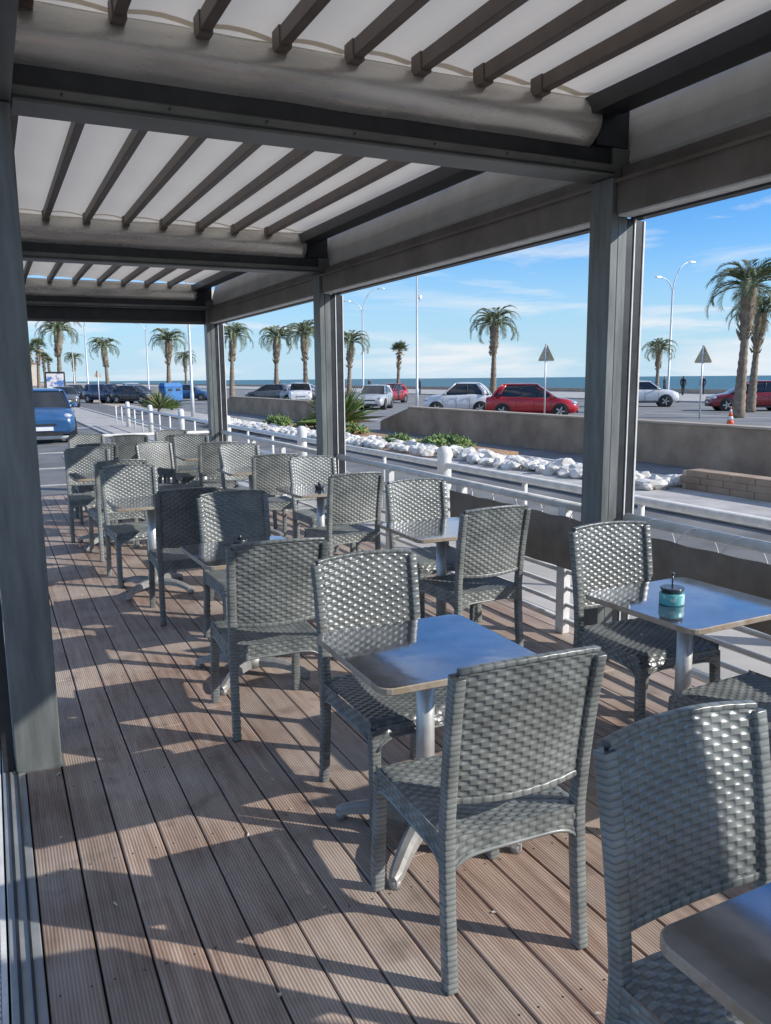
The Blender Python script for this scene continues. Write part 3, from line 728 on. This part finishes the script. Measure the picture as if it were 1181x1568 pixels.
mb.tube([(0,0,.03),(0,0,.2)],[.14,.105],16,0); mb.tube([(0,0,.2),(0,0,.34)],[.105,.078],16,1); mb.tube([(0,0,.34),(0,0,.48)],[.078,.052],16,0);mb.tube([(0,0,.48),(0,0,.6)],[.052,.03],16,1);mb.tube([(0,0,.6),(0,0,.7)],[.03,.02],16,0)
ob('traffic_cone',mb.mesh('traffic_cone',['orange','whitepaint']),(24.6,21.6,-.14))
mb=MB(); mb.box(-.9,.9,-.5,.5,.08,1.3,0,bev=.08); mb.loft([[(-.92,-.5,1.3),(.92,-.5,1.3),(.92,.5,1.3),(-.92,.5,1.3)],[(-.8,-.3,1.62),(.8,-.3,1.62),(.8,.3,1.62),(-.8,.3,1.62)]],0,True,False)
mb.box(-.6,-.2,-.53,-.5,.95,1.15,1); mb.box(.2,.6,-.53,-.5,.95,1.15,1)
for sx in (-.7,.7): mb.tube([(sx,-.45,.08),(sx,-.35,.08)],.08,8,1)
ob('recycling_container',mb.mesh('recycling_container',['bluebin','blackp']),(14,71,-.15),.4)
mb=MB(); mb.box(-.1,.1,-.08,.08,0,.6,1); mb.box(-.75,.75,-.12,.12,.6,2.6,1,bev=.05); mb.box(-.65,.65,-.135,-.121,.7,2.45,0)
ob('advertising_panel',mb.mesh('advertising_panel',['poster','blackp']),(4.9,71,-.15),-.1)
def person(x,y,rz,seed=0,h=1.74):
    me=bpy.data.meshes.new('pp'); rnd=random.Random(seed); st=rnd.uniform(.06,.18)
    J=dict(pel=(0,0,.95),sp=(0,.01,1.15),ch=(0,0,1.36),nk=(0,-.01,1.50),hd=(0,-.03,1.60),tp=(0,-.02,1.72),
      lh=(.09,0,.90),lk=(.10,-st*.6,.50),la=(.10,-st+.05,.09),lf=(.11,-st-.10,.04),rh=(-.09,0,.90),rk=(-.10,st*.3,.49),ra=(-.10,st+.06,.09),rf=(-.11,st-.08,.04),
      ls=(.18,0,1.40),le=(.23,.05,1.14),lw=(.22,-.06,.90),lx=(.21,-.09,.82),rs=(-.18,0,1.40),re=(-.23,.03,1.14),rw=(-.22,-.08,.90),rx=(-.21,-.11,.82))
    RR=dict(pel=.14,sp=.125,ch=.145,nk=.055,hd=.095,tp=.075,lh=.095,lk=.06,la=.045,lf=.04,rh=.095,rk=.06,ra=.045,rf=.04,ls=.07,le=.05,lw=.035,lx=.03,rs=.07,re=.05,rw=.035,rx=.03)
    E=[('pel','sp'),('sp','ch'),('ch','nk'),('nk','hd'),('hd','tp'),('pel','lh'),('lh','lk'),('lk','la'),('la','lf'),('pel','rh'),('rh','rk'),('rk','ra'),('ra','rf'),('ch','ls'),('ls','le'),('le','lw'),('lw','lx'),('ch','rs'),('rs','re'),('re','rw'),('rw','rx')]
    ks=list(J); me.from_pydata([J[k] for k in ks],[(ks.index(a),ks.index(b)) for a,b in E],[])
    o=bpy.data.objects.new('pp',me); sc.collection.objects.link(o)
    m=o.modifiers.new('s','SKIN'); 
    for i,k in enumerate(ks): me.skin_vertices[0].data[i].radius=(RR[k],RR[k]*(.8 if k in('pel','sp','ch') else 1)); me.skin_vertices[0].data[i].use_root=(k=='pel')
    s2=o.modifiers.new('u','SUBSURF'); s2.levels=2
    dg=bpy.context.evaluated_depsgraph_get(); nm=bpy.data.meshes.new_from_object(o.evaluated_get(dg)); bpy.data.objects.remove(o)
    nm.materials.clear()
    for k in ('cloth1','cloth2','skin','hair','blackp'): nm.materials.append(M[k])
    for p in nm.polygons:
        z=p.center.z; p.use_smooth=True
        p.material_index = 4 if z<.08 else 1 if z<.93 and abs(p.center.x)<.19 else 2 if (z<.87) else 0 if z<1.5 else (3 if (z>1.66 or p.center.y>-.02) else 2)
    nm.name='person'; ob('person',nm,(x,y,-.03),rz)
person(40.2,74.9,1.2,1); person(55.6,54.2,2.0,2); person(58.2,54.4,-1.0,3); person(54.2,55.0,.5,4); person(29,87,.4,5); person(46,100,.4,6)
def bldg(x,y,w,d,h,fl):
    mb=MB(); mb.box(-w/2,w/2,0,d,0,h,0)
    for f in range(fl):
        for k in range(int(w/2.4)):
            xx=-w/2+1.2+k*2.4; z=f*h/fl+1
            mb.box(xx-.5,xx+.5,-.02,.1,z,z+1.3,1); mb.box(xx-.8,xx+.8,-.6,-.02,z-.25,z-.1,0)
        for k in range(int(d/2.6)):
            yy=1.2+k*2.6; z=f*h/fl+1; mb.box(w/2-.1,w/2+.02,yy-.5,yy+.5,z,z+1.3,1)
    mb.loft([[(-w/2-.4,-.4,h),(w/2+.4,-.4,h),(w/2+.4,d+.4,h),(-w/2-.4,d+.4,h)],[(-w/2+2,d*.45,h+1.6),(w/2-2,d*.45,h+1.6),(w/2-2,d*.55,h+1.6),(-w/2+2,d*.55,h+1.6)]],2,True,False)
    ob('apartment_building',mb.mesh('apartment_building',['bldg','bldgw','rooft']),(x,y,-.16))
bldg(-8,240,16,14,10,3); bldg(0,300,14,14,8,2); bldg(-16,180,14,20,9,3); bldg(8,420,26,14,10,3); bldg(-2,360,14,14,13,4)

# ------------------------------------------------------------------ light
saz=129.7; sel=28
sv=Vector((math.sin(R(saz))*math.cos(R(sel)),math.cos(R(saz))*math.cos(R(sel)),math.sin(R(sel))))
ld=bpy.data.lights.new('sun','SUN'); ld.energy=5.0; ld.angle=R(.5); ld.color=(1,.965,.91)
lo=bpy.data.objects.new('sun',ld); sc.collection.objects.link(lo); lo.rotation_euler=sv.to_track_quat('Z','Y').to_euler()
w=bpy.data.worlds.new('World'); sc.world=w; w.use_nodes=True; N,L=w.node_tree.nodes,w.node_tree.links
bg=N['Background']; bg.inputs['Strength'].default_value=.12
sky=N.new('ShaderNodeTexSky'); sky.sky_type='NISHITA'; sky.sun_disc=False; sky.sun_elevation=R(sel); sky.sun_rotation=R(saz); sky.air_density=1.0; sky.dust_density=0.0; sky.ozone_density=3
tc=N.new('ShaderNodeTexCoord')
sx=N.new('ShaderNodeSeparateXYZ'); L.new(tc.outputs['Generated'],sx.inputs[0])
hz=N.new('ShaderNodeMapRange'); hz.interpolation_type='SMOOTHSTEP'; hz.inputs['From Min'].default_value=-.02; hz.inputs['From Max'].default_value=.19; hz.inputs['To Min'].default_value=1; hz.inputs['To Max'].default_value=0; L.new(sx.outputs[2],hz.inputs['Value'])
m0=N.new('ShaderNodeMixRGB'); m0.blend_type='MULTIPLY'; m0.inputs[0].default_value=1; m0.inputs[2].default_value=(.58,1.05,1.5,1); L.new(sky.outputs[0],m0.inputs[1])
m1=N.new('ShaderNodeMixRGB'); m1.inputs[2].default_value=(4.4,6.1,7.4,1); L.new(hz.outputs[0],m1.inputs[0]); L.new(m0.outputs[0],m1.inputs[1])
mp=N.new('ShaderNodeMapping'); mp.inputs['Scale'].default_value=(1.3,1.3,9); mp.inputs['Rotation'].default_value=(0,R(7),0); L.new(tc.outputs['Generated'],mp.inputs[0])
n=N.new('ShaderNodeTexNoise'); n.inputs['Scale'].default_value=2.1; n.inputs['Detail'].default_value=6; n.inputs['Roughness'].default_value=.6; n.inputs['Distortion'].default_value=.6; L.new(mp.outputs[0],n.inputs['Vector'])
r=N.new('ShaderNodeValToRGB'); r.color_ramp.elements[0].position=.48; r.color_ramp.elements[0].color=(0,0,0,1); r.color_ramp.elements[1].position=.64; r.color_ramp.elements[1].color=(.85,.85,.85,1)
L.new(n.outputs['Fac'],r.inputs['Fac'])
mx=N.new('ShaderNodeMixRGB'); mx.inputs[2].default_value=(7.4,7.6,7.9,1); L.new(r.outputs[0],mx.inputs[0]); L.new(m1.outputs[0],mx.inputs[1]); L.new(mx.outputs[0],bg.inputs['Color'])

# ------------------------------------------------------------------ camera
f,pt,ro,ya,h=1243.1,.1629,-.0087,.4493,1.68
F=Vector((math.sin(ya)*math.cos(pt),math.cos(ya)*math.cos(pt),-math.sin(pt)))
R0=Vector((math.cos(ya),-math.sin(ya),0)); D0=Vector((-math.sin(ya)*math.sin(pt),-math.cos(ya)*math.sin(pt),-math.cos(pt)))
c,s=math.cos(ro),math.sin(ro); Rv=R0*c-D0*s; Dv=R0*s+D0*c
cd=bpy.data.cameras.new('camera'); cd.sensor_fit='VERTICAL'; cd.sensor_height=24; cd.lens=24*f/1568; cd.clip_start=.05; cd.clip_end=20000
co=bpy.data.objects.new('camera',cd); sc.collection.objects.link(co)
mw=Matrix.Identity(4)
for i in range(3): mw[i][0]=Rv[i]; mw[i][1]=-Dv[i]; mw[i][2]=-F[i]
mw[0][3]=0;mw[1][3]=0;mw[2][3]=h
co.matrix_world=mw; sc.camera=co
